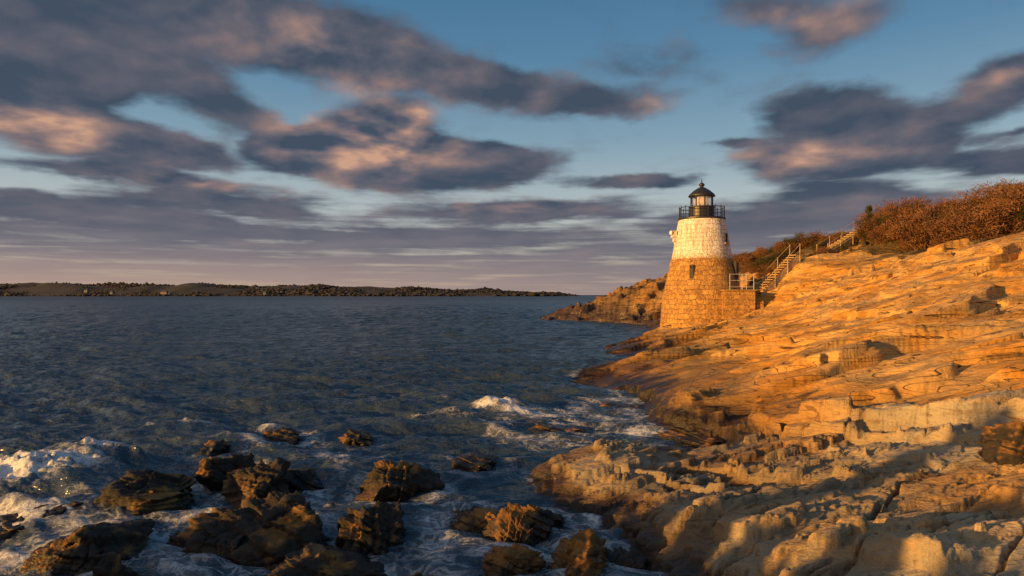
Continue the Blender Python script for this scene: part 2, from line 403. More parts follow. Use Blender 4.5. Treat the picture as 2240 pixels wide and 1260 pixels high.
for i,(x,y,a_,b_,h) in enumerate([(-9.3,5.6,.8,.7,1.2),(-9.4,3.5,.8,.6,2.5),(-9.6,2.0,.8,.6,3.2),(-9.2,.7,.9,.5,3.1),(-9.6,-.6,.9,.5,3.7),(-10,-2.0,1.0,.45,3.6),(-10.2,-3.6,1.1,.55,4.2),(-10.6,-5.3,1.1,.6,3.9),(-10.8,-7.2,1.2,.8,4.3)]):
    me=rock_mesh(400+i,a_*1.2,b_,h,5,.05)
    o=finish_obj('shade_rock',me,M_boulder,label='tall dark sea rock added out of view to shade the shelf',category='rock',group='added shade-casting rocks beside the viewpoint'); o.location=(x,y,-.15)  # added outside the view, heights set to cast shade over the near shelf

# ------------------------------------------------------------------ sea
r1=np.exp(np.linspace(math.log(2.5),math.log(800),1340)); r2=np.exp(np.linspace(math.log(800),math.log(30000),90))[1:]
yr=np.concatenate([r1,r2]); sc=np.linspace(-1.12,1.0,900)
Yw,Sw=np.meshgrid(yr,sc,indexing='ij'); Xw=Sw*Yw
nr=1340
X1,Y1=Xw[:nr].astype(np.float32),Yw[:nr].astype(np.float32); sp=Y1*.0043
zz=np.zeros_like(X1)
rw=np.random.default_rng(5)
warp=(fbm2(X1*.08,Y1*.08,2,3)*2).astype(np.float32)
gust=(.9+.5*fbm2(X1*.03,Y1*.012,3,23)).astype(np.float32)
for i in range(60):
    lam=.45*(6/.45)**(rw.random()**1.1); th=math.radians(258+rw.normal()*24); k=2*math.pi/lam
    a=.0132*lam**.66*rw.uniform(.6,1.3); lo=ss(2.0,4.0,lam/sp)
    ph=k*(X1*np.float32(math.cos(th))+Y1*np.float32(math.sin(th))+warp*np.float32(.6))+np.float32(rw.random()*6.28)
    s_=np.sin(ph); zz+=(a*(.64-np.abs(s_))*1.3 if i%2 else a*s_)*lo
zz*=gust
nn_=800
zz[:nn_]+=fbm2(X1[:nn_]*.8,Y1[:nn_]*1.6,3,9,.5)*.025*ss(60,20,Y1[:nn_])
splash=[(-60,1085,13.,2.3,.9,.30,1.25),(120,1045,13.6,1.2,.6,.26,1.15),(230,1000,14.6,1.0,.4,.32,1.05),(410,925,18,1.1,.4,.18,.75),(590,930,17.8,.6,.3,.2,.75),(1085,885,20.8,.75,.5,.22,1.25),(1140,900,20.2,.9,.5,.08,1.05),(1210,915,19.4,1.0,.6,.03,.85),
 (1400,945,17.5,1.1,.5,.03,.9),(740,1000,14.5,1.3,1.1,.0,.68),(1010,1130,11,1.0,.9,0,.64),(420,1130,10.6,1.,1.,0,.70),(0,1180,10.5,1.2,1.0,.05,.85),(1000,900,20,1.3,.5,0,.55),(960,870,23,1.,.4,.06,.5),(380,1200,9.2,1.0,.9,0,.72),(1250,930,18.5,1.5,.5,0,.78),(0,1240,9,1.2,.5,0,.85),(930,905,20,.8,.25,.05,.6),(960,1220,9.2,.8,.8,0,.6),(1290,1130,10.8,.3,.8,0,.85)]
foam=np.zeros_like(X1)
for (u,v,d,ax,ay,hh,f) in splash:
    x0=(u-1120)/F*d; g=np.exp(-((X1[:nn_]-x0)/ax)**2-((Y1[:nn_]-d)/ay)**2)
    zz[:nn_]+=g*hh*(.8+.5*fbm2(X1[:nn_]*2.4,Y1[:nn_]*2.6,4,abs(u)+1)); foam[:nn_]=np.maximum(foam[:nn_],g*f)
tb=base_h(X1[:nn_],Y1[:nn_])
sh=np.exp(-np.abs(tb-.0)/.3)*ss(60,25,Y1[:nn_])*.62*ss(-.2,.35,fbm2(X1[:nn_]*.35,Y1[:nn_]*.5,3,8)+.1)
foam[:nn_]=np.maximum(foam[:nn_],sh)
for j,(x,y,hw,dep) in enumerate(boulders):
    r_=np.sqrt(((X1[:nn_]-x)/(hw+.25))**2+((Y1[:nn_]-y)/(dep+.3))**2)
    foam[:nn_]=np.maximum(foam[:nn_],np.exp(-((r_-1)/.42)**2)*(.56+.12*math.sin(j*2.1)))
zz[:nn_]*= (1-.35*np.exp(-np.abs(tb)/.5)*ss(30,15,Y1[:nn_]))
Zw=np.zeros_like(Xw); Zw[:nr]=zz*np.interp(Y1,[0,600,800],[1,1,0])
me=np_mesh('sea',np.stack([Xw,Yw,Zw],-1).reshape(-1,3),grid_faces(len(yr),len(sc)))
fa=np.zeros_like(Xw); fa[:nr]=foam; attr(me,'foam',fa)
M_sea,nt,b=new_mat('sea_water')
P=nt.n.new('ShaderNodeNewGeometry').outputs['Position']
b.inputs['IOR'].default_value=1.50
ps=nt.n.new('ShaderNodeSeparateXYZ'); nt.link(P,ps.inputs[0])
nt.link(nt.sstep(ps.outputs[1],20,700,.24,.44),b.inputs['Roughness'])
b.inputs['Base Color'].default_value=C(.024,.036,.050)
w1=nt.noise(nt.vmul(P,(1,1.8,1)),1.5,4,.55,.3); w2=nt.noise(nt.vmul(P,(1,1.9,1)),6.0,2,.6,.3)
hsum=nt.math('ADD',nt.math('MULTIPLY',w1,.19),nt.math('MULTIPLY',w2,.04))
n3=bump(nt,hsum,1.0,1.0,None)
a=nt.new('ShaderNodeAttribute',attribute_name='foam').outputs['Fac']
wv=nt.n.new('ShaderNodeVectorMath'); wv.operation='ADD'; nt.link(nt.vmul(P,(.8,1.3,1)),wv.inputs[0])
nz=nt.n.new('ShaderNodeTexNoise'); nz.inputs['Scale'].default_value=1.6; nz.inputs['Detail'].default_value=4; nt.link(P,nz.inputs['Vector'])
nt.link(nt.vmul(nz.outputs['Color'],(1.6,1.6,.3)),wv.inputs[1])
lace=nt.new('ShaderNodeTexVoronoi',feature='DISTANCE_TO_EDGE'); nt.link(wv.outputs[0],lace.inputs['Vector']); lace.inputs['Scale'].default_value=3.2
lace2=nt.new('ShaderNodeTexVoronoi',feature='DISTANCE_TO_EDGE'); nt.link(wv.outputs[0],lace2.inputs['Vector']); lace2.inputs['Scale'].default_value=9
pat=nt.math('SUBTRACT',1,nt.math('ADD',nt.math('MULTIPLY',nt.sstep(lace.outputs[0],0,.3),.6),nt.math('MULTIPLY',nt.sstep(lace2.outputs[0],0,.35),.4)))
clump=nt.noise(P,1.3,5,.65)
lev=nt.math('ADD',nt.math('ADD',nt.math('MULTIPLY',pat,.5),nt.math('MULTIPLY',clump,1.0)),a)
ff=nt.math('MULTIPLY',nt.sstep(lev,1.18,1.95),nt.sstep(a,.08,.35))
soft=nt.math('MULTIPLY',nt.math('MULTIPLY',nt.sstep(nt.math('ADD',nt.math('MULTIPLY',clump,1.3),a),1.0,1.7),.32),nt.sstep(a,.15,.4))
ff=nt.math('MAXIMUM',ff,soft)
foamb=nt.new('ShaderNodeBsdfDiffuse'); foamb.inputs[0].default_value=C(.68,.68,.68)
nt.link(bump(nt,nt.noise(P,12,4,.7),.8,.05,None),foamb.inputs['Normal'])
nt.link(n3,b.inputs['Normal'])
mx=nt.n.new('ShaderNodeMixShader'); nt.link(nt.math('MULTIPLY',ff,.88),mx.inputs[0]); nt.link(b.outputs[0],mx.inputs[1]); nt.link(foamb.outputs[0],mx.inputs[2])
nt.link(mx.outputs[0],nt.n['Material Output'].inputs[0])
finish_obj('sea',me,M_sea,kind='structure',label='dark choppy sea with streaks of white foam')

# ------------------------------------------------------------------ far shore
xs=np.arange(-2300,175,9.); dy=np.linspace(0,260,16)
prof=np.interp(xs,[-2300,-1100,-700,-300,0,110,168],[25,24,26,18,9,5,.0])*(1+.28*fbm2(xs*.004,xs*0,3,91))
Xf,Df=np.meshgrid(xs,dy,indexing='xy')
Hf=np.interp(Xf,xs,prof)*ss(0,150,Df)*(1+.25*fbm2(Xf*.01,Df*.01,3,2))+1.6*ss(0,8,Df)-.5
Hf*=ss(172,140,Xf)
Yf=1500+Df+ (Xf+1200)*.05
me=np_mesh('far_shore',np.stack([Xf,Yf,Hf],-1).reshape(-1,3),grid_faces(*Xf.shape))
M_far=simple('far_ground',(.026,.022,.018),.9,.5,.03)
finish_obj('far_shore',me,M_far,kind='structure',label='low wooded shore across the water')
oc=np.array([(1,0,0),(0,1,0),(-1,0,0),(0,-1,0),(0,0,1),(0,0,-.6)],float); of=np.array([(0,1,4),(1,2,4),(2,3,4),(3,0,4),(1,0,5),(2,1,5),(3,2,5),(0,3,5)])
V=[];Fc=[]; r=np.random.default_rng(3); N=20000
rx=r.uniform(-2250,160,N); rd=r.uniform(3,210,N); gp=fbm2(rx*.007,rd*.006,4,4,.6); hg=np.interp(rx,xs,prof)*ss(0,150,rd)+1
for i in range(N):
    gap=gp[i]; x=rx[i]; dd=rd[i]
    if gap<-.5: continue
    s=r.uniform(.9,2.8)*(1+1.3*gap)*min(1,(175-x)/90+.3)
    q=oc*np.array([s*r.uniform(1.2,3.2),s,s*r.uniform(.6,1.5)])*r.uniform(.6,1.3,(6,1))
    V.append(q+np.array([x,1500+dd+(x+1200)*.05,hg[i]+s*.5])); Fc.append(of+len(V)*6-6)
me=np_mesh('distant_woodland',np.concatenate(V),np.concatenate(Fc),True)
M_wood=simple('distant_tree_foliage',(.020,.018,.018),.95,.6,.06)
finish_obj('distant_woodland',me,M_wood,kind='stuff',label='dark wintry woodland along the far shore')
M_wall=simple('pale_house_wall',(.15,.14,.14),.8,.1,1); M_roof=simple('grey_house_roof',(.05,.045,.045),.8,.2,1)
for (u,w,dd,zb) in [(362,14,40,9),(186,7,60,13),(243,6,55,9),(574,6,50,8)]:
    x=(u-1120)/F*1540; y=1500+dd+(x+1200)*.05-25
    e=finish_obj('house',None,label='pale house among the trees across the water',category='house',group='houses on the far shore',loc=(x,y,zb-4))
    mb=MB(); mb.box((0,0,2.5),(w,9,5)); mb.box((w*.62,1,2),(w*.5,7,4)); finish_obj('wall',mb.mesh('wall'),M_wall,e)
    me=bpy.data.meshes.new('roof'); h=w/2+.6
    me.from_pydata([(-h,-5,4.9),(h,-5,4.9),(h,5,4.9),(-h,5,4.9),(-h*.4,0,9),(h*.4,0,9)],[],[(0,1,5,4),(2,3,4,5),(0,4,3),(1,2,5),(3,2,1,0)])
    finish_obj('roof',me,M_roof,e)

# ------------------------------------------------------------------ lighthouse
LX,LY=13.9,50.0
lh=finish_obj('lighthouse',None,label='squat granite lighthouse, white upper half, black lantern, on rocks',category='lighthouse',loc=(LX,LY,0))
def masonry(name,c1,c2,mortar,bw,bh,bs=.8,stain=None,mor=.02,wob=.3,under=None,rg=1.0):
    m,nt,b=new_mat(name); uv=nt.n.new('ShaderNodeTexCoord').outputs['UV']; P=nt.n.new('ShaderNodeNewGeometry').outputs['Position']
    wv=nt.n.new('ShaderNodeVectorMath'); wv.operation='ADD'; nt.link(uv,wv.inputs[0])
    nz=nt.n.new('ShaderNodeTexNoise'); nz.inputs['Scale'].default_value=2.0; nz.inputs['Detail'].default_value=4; nt.link(P,nz.inputs['Vector'])
    nt.link(nt.vmul(nz.outputs['Color'],(wob,wob*.8,0)),wv.inputs[1])
    br=nt.n.new('ShaderNodeTexBrick'); nt.link(wv.outputs[0],br.inputs['Vector'])
    br.inputs['Color1'].default_value=C(*c1); br.inputs['Color2'].default_value=C(*c2); br.inputs['Mortar'].default_value=C(*mortar)
    br.inputs['Scale'].default_value=1; br.inputs['Brick Width'].default_value=bw; br.inputs['Row Height'].default_value=bh
    br.inputs['Mortar Size'].default_value=mor; br.inputs['Mortar Smooth'].default_value=.6; br.offset_frequency=2; br.squash=.7; br.squash_frequency=3
    n=nt.noise(P,1.7,5,.65); n2=nt.noise(P,6,5,.7)
    c=nt.mix(nt.sstep(n,.4,.62,0,.55*rg),br.outputs[0],C(*[x*.58 for x in c2]))
    c=nt.mix(nt.sstep(n2,.5,.70,0,.65*rg),c,C(*[min(1,x*1.35) for x in c1]))
    c=nt.mix(nt.sstep(n2,.46,.32,0,.65*rg),c,C(*[x*.4 for x in c2]))
    if stain:
        st=nt.noise(nt.vmul(P,(3,3,.35)),1.5,5,.6); c=nt.mix(nt.sstep(st,.47,.68,0,.7),c,C(*stain))
    if under:
        z=nt.n.new('ShaderNodeSeparateXYZ'); nt.link(P,z.inputs[0])
        zz=nt.math('ADD',z.outputs[2],nt.math('MULTIPLY',nt.math('SUBTRACT',n2,.5),1.8))
        c=nt.mix(nt.sstep(zz,6.4,6.05,0,.85),c,C(*under))
    nt.link(c,b.inputs['Base Color']); b.inputs['Roughness'].default_value=.85
    hh=nt.math('ADD',nt.math('MULTIPLY',br.outputs['Fac'],-.6),nt.math('MULTIPLY',n2,2.2))
    bump(nt,hh,bs,.10,b); return m
M_gran=masonry('rough_granite_blocks',(.62,.34,.09),(.38,.19,.05),(.26,.14,.05),.58,.34,1.0,wob=.55,mor=.018)
M_white=masonry('whitewashed_stone',(.82,.77,.68),(.75,.68,.57),(.56,.46,.34),.48,.30,.85,stain=(.44,.30,.16),mor=.014,under=(.45,.27,.11),wob=.5,rg=.7)
M_black=simple('black_ironwork',(.018,.016,.015),.45,.3,8)
M_pale=simple('weathered_grey_metal',(.40,.38,.35),.6,.2,6)
M_sill=simple('granite_sill',(.34,.2,.08),.85,.3,6)
M_timber=simple('weathered_timber',(.38,.26,.13),.8,.3,5)
M_dark=simple('dark_window_glass',(.02,.016,.013),.7,.2,5)
def jag(prof,n):
    out=[]
    for (a,b) in zip(prof[:-1],prof[1:]):
        for t in np.linspace(0,1,n,endpoint=False): out.append((a[0]+(b[0]-a[0])*t,a[1]+(b[1]-a[1])*t))
    out.append(prof[-1]); return out
finish_obj('tower_base',lathe('tower_base',jag([(3.05,-.6),(2.98,1.3),(2.84,3.3),(2.54,4.6),(2.22,6.08),(2.1,6.082)],6)),M_gran,lh)
finish_obj('tower_shaft',lathe('tower_shaft',jag([(2.17,6.06),(1.97,7.2),(1.70,8.8),(1.66,8.95)],6)),M_white,lh)
finish_obj('gallery_deck',lathe('gallery_deck',[(0.5,8.94),(1.6,8.94),(1.70,9.0),(1.70,9.07),(1.66,9.09),(.5,9.09)],48,False),M_black,lh)
mb=MB(); GR=1.6
for z,rr in ((9.36,.014),(9.60,.014),(9.84,.022)):
    for i in range(32):
        a,b2=2*math.pi*i/32,2*math.pi*(i+1)/32; mb.tube((GR*math.cos(a),GR*math.sin(a),z),(GR*math.cos(b2),GR*math.sin(b2),z),rr)
for i in range(18):
    a=2*math.pi*(i+.5)/18; mb.tube((GR*math.cos(a),GR*math.sin(a),9.08),(GR*math.cos(a),GR*math.sin(a),9.88),.028)
    mb.tube((GR*math.cos(a),GR*math.sin(a),9.88),(GR*math.cos(a),GR*math.sin(a),9.97),.045,.01)
finish_obj('gallery_railing',mb.mesh('gallery_railing'),M_black,lh)
lan=finish_obj('lantern',lathe('lantern',[(.0,9.11),(.93,9.11),(.93,9.2),(.90,9.24),(.90,9.84),(.95,9.88),(.95,9.94),(.8,9.94)],40,False),M_black,lh)
M_glass,nt,b=new_mat('lantern_glass'); gl=nt.n.new('ShaderNodeBsdfGlossy'); gl.inputs[0].default_value=C(.9,.9,.9); gl.inputs[1].default_value=.05
tr=nt.n.new('ShaderNodeBsdfTransparent'); mx=nt.n.new('ShaderNodeMixShader'); mx.inputs[0].default_value=.15; nt.link(tr.outputs[0],mx.inputs[1]); nt.link(gl.outputs[0],mx.inputs[2]); nt.link(mx.outputs[0],nt.n['Material Output'].inputs[0])
finish_obj('lantern_glazing',lathe('lantern_glazing',[(.77,9.94),(.77,10.68)],8,False),M_glass,lan)
for i in range(8):
    mb=MB(); a=2*math.pi*(i)/8; mb.tube((.79*math.sin(a),-.79*math.cos(a),9.94),(.79*math.sin(a),-.79*math.cos(a),10.70),.05)
    finish_obj('lantern_mullion',mb.mesh('lantern_mullion'),M_black,lan)
M_lens=simple('sun_glow_lens',(.45,.28,.13),.4,.15,6)
lb=M_lens.node_tree.nodes['Principled BSDF']; lb.inputs['Emission Color'].default_value=C(1,.55,.20); lb.inputs['Emission Strength'].default_value=.28  # weak emission imitates the low sun reflecting in the lantern
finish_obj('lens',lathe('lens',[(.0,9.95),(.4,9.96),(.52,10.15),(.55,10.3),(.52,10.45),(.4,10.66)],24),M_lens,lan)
finish_obj('lantern_roof',lathe('lantern_roof',[(.6,10.66),(.94,10.67),(.97,10.73),(.88,10.86),(.56,11.14),(.24,11.34),(.13,11.38),(.13,11.44),(.2,11.50),(.21,11.58),(.13,11.67),(.04,11.72),(.02,11.98),(0,11.99)],40),M_black,lh)
def win(ang,z,w,h,r,nm='window'):
    e=Vector((math.sin(ang),-math.cos(ang),0)); o=finish_obj(nm,None,parent=lh,loc=(e.x*r,e.y*r,z)); o.rotation_euler=(0,0,ang)
    mb=MB(); mb.box((0,.0,0),(w,.12,h)); mb.tube((0,-.06,h/2),(0,.06,h/2),w/2,n=12); finish_obj('window_pane',mb.mesh('window_pane'),M_dark,o)
    mb=MB(); mb.box((0,-.03,-h/2-.08),(w+.2,.25,.10)); finish_obj('window_sill',mb.mesh('window_sill',.01),M_sill,o)
win(-.55,5.0,.28,1.0,2.47); win(.75,7.5,.3,.5,1.93)
mb=MB(); mb.box((-2.0,-.15,7.75),(.5,.6,.16)); mb.box((-1.93,-.15,7.52),(.4,.5,.3)); mb.box((-1.9,-.15,7.25),(.26,.4,.28)); mb.box((-2.05,-.15,8.0),(.34,.4,.34)); mb.tube((-2.1,-.15,8.02),(-2.35,-.3,8.02),.1,.17,10)
finish_obj('fog_signal',mb.mesh('fog_signal',.02),M_white,lh)
def boxuv(name,lo,hi,mat,parent,bev=.04):
    mb=MB(); c=[(a+b_)/2 for a,b_ in zip(lo,hi)]; s=[b_-a for a,b_ in zip(lo,hi)]; mb.box(c,s); me=mb.mesh(name,bev)
    uv=me.uv_layers.new(name='UVMap')
    for p in me.polygons:
        n=p.normal
        for li in p.loop_indices:
            v=me.vertices[me.loops[li].vertex_index].co
            uv.data[li].uv=(v.x,v.z) if abs(n.y)>.6 else ((v.y,v.z) if abs(n.x)>.6 else (v.x,v.y))
    return finish_obj(name,me,mat,parent)
boxuv('landing',(.6,-3.25,-.3),(2.85,1.8,3.78),M_gran,lh,.1)
boxuv('landing_coping',(.55,-3.3,3.782),(2.92,1.85,3.86),M_sill,lh,.02)
boxuv('side_wall',(2.852,-3.0,-.3),(3.5,1.2,3.1),M_gran,lh,.08)
mb=MB()
for (x,y) in ((1.1,-3.0),(1.95,-3.0),(2.75,-3.0),(2.75,-1.5),(2.75,0)): mb.tube((x,y,3.86),(x,y,4.95),.024)
for z in (4.05,4.5,4.93):
    mb.tube((1.1,-3.0,z),(2.75,-3.0,z),.018); mb.tube((2.75,-3.0,z),(2.75,0,z),.018)
finish_obj('landing_railing',mb.mesh('landing_railing'),M_pale,lh)
mb=MB(); mb.box((2.05,-1.25,4.85),(.3,.85,1.9),rz=-.5); o=finish_obj('door',mb.mesh('door',.01),M_dark,lh)
mb=MB(); mb.tube((2.22,-1.5,4.85),(2.3,-1.55,4.92),.03); finish_obj('handle',mb.mesh('handle'),M_pale,o)

# ------------------------------------------------------------------ timber stairs
def flight(p0,p1,steps,label,side=.85):
    p0=Vector(p0);p1=Vector(p1); st=finish_obj('wooden_staircase',None,label=label,category='stairs',loc=p0)
    d=p1-p0; hd=Vector((d.x,d.y,0)).normalized(); nrm=Vector((-hd.y,hd.x,0)); rz=math.atan2(hd.y,hd.x)
    for s_ in (-side/2,side/2):
        mb=MB(); L=d.length; mb.box(d/2+nrm*s_-Vector((0,0,.12)),(L,.09,.44),rz=rz,ry=-math.atan2(d.z,math.hypot(d.x,d.y))); finish_obj('stringer',mb.mesh('stringer',.008),M_timber,st)
    for i in range(steps):
        q=d*((i+.5)/steps); mb=MB(); mb.box(q+Vector((0,0,.15)),(.33,side-.1,.055),rz=rz); finish_obj('tread',mb.mesh('tread'),M_timber,st)
    for s_ in (-side/2-.07,side/2+.07):
        n=4
        for i in range(n):
            q=d*(i/(n-1))+nrm*s_; mb=MB(); mb.box(q+Vector((0,0,.2)),(.055,.055,1.35),rz=rz); finish_obj('post',mb.mesh('post',.008),M_timber,st)
        mb=MB(); mb.tube(nrm*s_+Vector((0,0,.82)),d+nrm*s_+Vector((0,0,.82)),.017)
        finish_obj('handrail',mb.mesh('handrail'),M_timber,st)
flight((17.6,48.9,3.45),(20.8,50.2,6.35),16,'weathered wooden stairs climbing the rocks beside the lighthouse')
flight((24.1,53.0,6.6),(28.0,55.0,8.6),12,'upper flight of weathered wooden stairs reaching the hilltop')

# ------------------------------------------------------------------ shrubs
def leaf_mat(name,c1,c2,c3):
    m,nt,b=new_mat(name); P=nt.n.new('ShaderNodeNewGeometry').outputs['Position']
    oi=nt.n.new('ShaderNodeObjectInfo').outputs['Random']
    c=nt.mix(nt.sstep(nt.noise(P,1.2,3,.6),.35,.65),C(*c1),C(*c2)); c=nt.mix(nt.sstep(oi,.55,.78,0,.9),c,C(*c3))
    nt.link(c,b.inputs['Base Color']); b.inputs['Roughness'].default_value=.9; b.inputs['Specular IOR Level'].default_value=.1; return m
M_leaf=leaf_mat('brown_shrub_foliage',(.11,.052,.027),(.20,.098,.046),(.038,.042,.016))
M_pine=leaf_mat('cedar_foliage',(.04,.05,.018),(.07,.065,.025),(.05,.05,.02))
M_bark=simple('shrub_bark',(.10,.065,.04),.9,.3,12)
def shrub_meshes(seed,N=8500,R=1.4,H=2.4,conif=False):
    r=np.random.default_rng(seed); mb=MB(); tips=[]
    for i in range(10 if not conif else 1):
        a=r.uniform(0,6.28); lean=r.uniform(.1,.95)*(0 if conif else 1)
        p=Vector((math.cos(a)*lean*.3,math.sin(a)*lean*.3,-.3)); q=Vector((math.cos(a)*lean*R,math.sin(a)*lean*R,H*r.uniform(.5,.9)*(1-.35*lean*lean) if not conif else H)); mb.tube(p,q,.05,.015)
        for j in range(6 if not conif else 16):
            t=r.uniform(.25,1); s=p.lerp(q,t); aa=r.uniform(0,6.28); ln=r.uniform(.2,.6)*R*(1.0 if not conif else (1.15-t)*1.3)
            e=s+Vector((math.cos(aa)*ln,math.sin(aa)*ln,r.uniform(.1,.5)*H*.35)); mb.tube(s,e,.02,.008,4); tips.append(np.array(e)); tips.append(np.array(s.lerp(e,.5)))
    tips=np.array(tips); k=r.integers(0,len(tips),N); c=tips[k]+r.normal(size=(N,3))*np.array([.18,.18,.14])*R*.8*(.7 if conif else 1)
    c[:,2]=np.maximum(c[:,2],.05)
    d=(c-np.array([0,0,H*.15])); d/=np.linalg.norm(d,axis=1)[:,None]; d+=r.normal(size=(N,3))*.8; d/=np.linalg.norm(d,axis=1)[:,None]
    s=np.cross(d,r.normal(size=(N,3))); s/=np.linalg.norm(s,axis=1)[:,None]
    L=r.uniform(.06,.19,N)[:,None]*(.8 if conif else 1); Wd=r.uniform(.008,.028,N)[:,None]
    co=np.stack([c-s*Wd,c+s*Wd,c+d*L+s*Wd*.3,c+d*L-s*Wd*.3],1).reshape(-1,3)
    fc=np.arange(N*4).reshape(-1,4)
    return mb.mesh('trunk'),np_mesh('crown',co,fc,False)
vars_=[shrub_meshes(40+i) for i in range(5)]
for t,c in vars_: t.materials.append(M_bark); c.materials.append(M_leaf)
def put_shrub(x,y,s,label,group='brown shrubs on the hilltop',v=None,name='shrub',cat='shrub'):
    t,c=vars_[random.randrange(5)] if v is None else v
    e=finish_obj(name,None,label=label,category=cat,group=group,loc=(x,y,hz(x,y)-.1)); e.scale=(s*random.uniform(.9,1.4),s*random.uniform(.9,1.4),s*random.uniform(.75,1.15)); e.rotation_euler=(0,0,random.uniform(0,6.28))
    finish_obj('trunk',t,None,e); finish_obj('crown',c,None,e)
lab='dense brown winter shrub growing on the hilltop above the rocks'
cnt=0
for k in range(600):
    u=random.uniform(1900,2400); d=random.uniform(40,62); x=(u-1120)/F*d
    yb=np.interp(x,[24,28,31.5,40],[59,50,44.5,39])
    if d<yb: continue
    s=random.choice([.6,.75,.9,1.1,1.35])*np.interp(u,[1900,2000,2240,2400],[.75,1.0,1.12,1.1])
    put_shrub(x,d,s,lab); cnt+=1
    if cnt>=130: break
for k in range(50):
    u=random.uniform(1595,1900); d=random.uniform(66,84); x=(u-1120)/F*d
    put_shrub(x,d,random.uniform(.35,.75)*(1.2 if 1690<u<1790 else 1),'low brown shrub on the headland behind the stairs','low shrubs on the headland')
for k in range(44):
    u=random.uniform(1640,1930); d=random.uniform(52.5,66); x=(u-1120)/F*d
    put_shrub(x,d,random.uniform(.25,.5),'knee-high dry bush among rocks beside the stairs','dry bushes beside the stairs')
for (x,y,s) in [(17.3,72,.5),(18.2,74,.6),(16.5,76.5,.4),(16.6,71,.45)]:
    put_shrub(x,y,s,'low yellowish bush at the foot of the headland','low shrubs on the headland')
ct=shrub_meshes(90,4500,.8,2.3,True); ct[0].materials.append(M_bark); ct[1].materials.append(M_pine)
px=(1900-1120)/F*56; put_shrub(px,56,1.15,'small ragged cedar tree at the top of the stairs',None,ct,'cedar_tree','tree')

# ------------------------------------------------------------------ world
SUN_AZ=math.radians(-119); SUN_EL=math.radians(7.5)
world=bpy.data.worlds.new("World"); scene.world=world; world.use_nodes=True
nt=NT(world.node_tree); bg=nt.n['Background']
G=nt.n.new('ShaderNodeTexCoord').outputs['Generated']
sep=nt.n.new('ShaderNodeSeparateXYZ'); nt.link(G,sep.inputs[0])
az=nt.math('ARCTAN2',sep.outputs[0],sep.outputs[1]); el=nt.math('ARCSINE',sep.outputs[2])
elc=nt.math('MAXIMUM',el,0.0)
lg=nt.math('LOGARITHM',nt.math('ADD',elc,.06),2.718)
cmb=nt.n.new('ShaderNodeCombineXYZ'); nt.link(az,cmb.inputs[0]); nt.link(el,cmb.inputs[1]); AE=cmb.outputs[0]
cmb2=nt.n.new('ShaderNodeCombineXYZ'); nt.link(nt.math('MULTIPLY',az,2.8),cmb2.inputs[0]); nt.link(nt.math('MULTIPLY',lg,1.9),cmb2.inputs[1]); NL=cmb2.outputs[0]
def ae(u,v): return math.atan((u-1120)/F), math.atan((645-v)/math.hypot(F,u-1120))
CL=[(60,60,240,170,0,1.35),(90,180,240,66,0,.9),(560,20,420,60,-3,.95),(330,80,220,80,-10,.9),(780,130,420,84,-8,1.45),(470,215,190,70,-25,1.05),(1100,190,240,52,-10,1.05),(1300,230,240,42,3,1.0),(170,290,310,58,-8,1.35),(390,325,150,36,-8,.7),
    (870,355,330,80,-2,1.7),(820,285,180,66,5,1.4),(1100,350,190,50,-5,1.05),(650,350,130,52,0,.9),(290,385,290,24,-2,1.1),(120,455,330,28,-2,.95),(470,440,280,28,0,.9),(1150,462,360,34,0,1.0),(1400,397,220,20,0,1.0),(420,505,420,24,0,.7),(950,520,420,24,0,.7),
    (1850,320,270,82,0,1.65),(1815,228,170,48,2,1.1),(2200,185,140,60,12,1.4),(1700,15,290,58,-8,.75),(1780,85,150,50,10,.55),(2230,348,150,32,0,1.0),(1860,425,290,32,0,1.0),(1580,312,90,14,0,.7),(1700,485,300,34,0,.95),(1400,150,220,55,-5,.42),(2240,292,80,18,0,.8)]
wn=nt.n.new('ShaderNodeTexNoise'); nt.link(NL,wn.inputs['Vector']); wn.inputs['Scale'].default_value=2.8; wn.inputs['Detail'].default_value=4; wn.inputs['Roughness'].default_value=.6
wp=nt.n.new('ShaderNodeVectorMath'); wp.operation='SUBTRACT'; nt.link(wn.outputs['Color'],wp.inputs[0]); wp.inputs[1].default_value=(.5,.5,.5)
wa=nt.n.new('ShaderNodeVectorMath'); wa.operation='MULTIPLY_ADD'; nt.link(wp.outputs[0],wa.inputs[0]); wa.inputs[1].default_value=(.09,.04,0); nt.link(AE,wa.inputs[2])
def blobs(lst):
    tot=None
    for (u,v,w,h,rot,wt) in lst:
        a_,e_=ae(u,v)
        mp=nt.n.new('ShaderNodeMapping'); mp.vector_type='TEXTURE'; nt.link(wa.outputs[0],mp.inputs[0])
        mp.inputs['Location'].default_value=(a_,e_,0); mp.inputs['Rotation'].default_value=(0,0,math.radians(rot)); mp.inputs['Scale'].default_value=(w/F*1.0,h/F*1.05,1)
        gr=nt.new('ShaderNodeTexGradient',gradient_type='SPHERICAL'); nt.link(mp.outputs[0],gr.inputs[0])
        tot=nt.math('MULTIPLY_ADD',gr.outputs[1],wt,tot if tot is not None else 0.0)
    return tot
tot=blobs(CL)
def offs(vec,o):
    n=nt.n.new('ShaderNodeVectorMath'); n.operation='ADD'; nt.link(vec,n.inputs[0]); n.inputs[1].default_value=o; return n.outputs[0]
n1=nt.noise(NL,3.1,6,.53,.15)
n1b=nt.noise(offs(NL,(-.08,.12,0)),3.1,3,.5,.15)
n2=nt.noise(nt.vmul(NL,(.5,2.0,1)),3.4,5,.56,.4)
D0=nt.math('ADD',nt.math('MINIMUM',tot,.80),nt.math('MULTIPLY',nt.math('SUBTRACT',n1,.5),1.15))
D0=nt.math('ADD',D0,nt.math('MULTIPLY',nt.math('SUBTRACT',n2,.5),nt.sstep(elc,.22,.05,.2,1.4)))
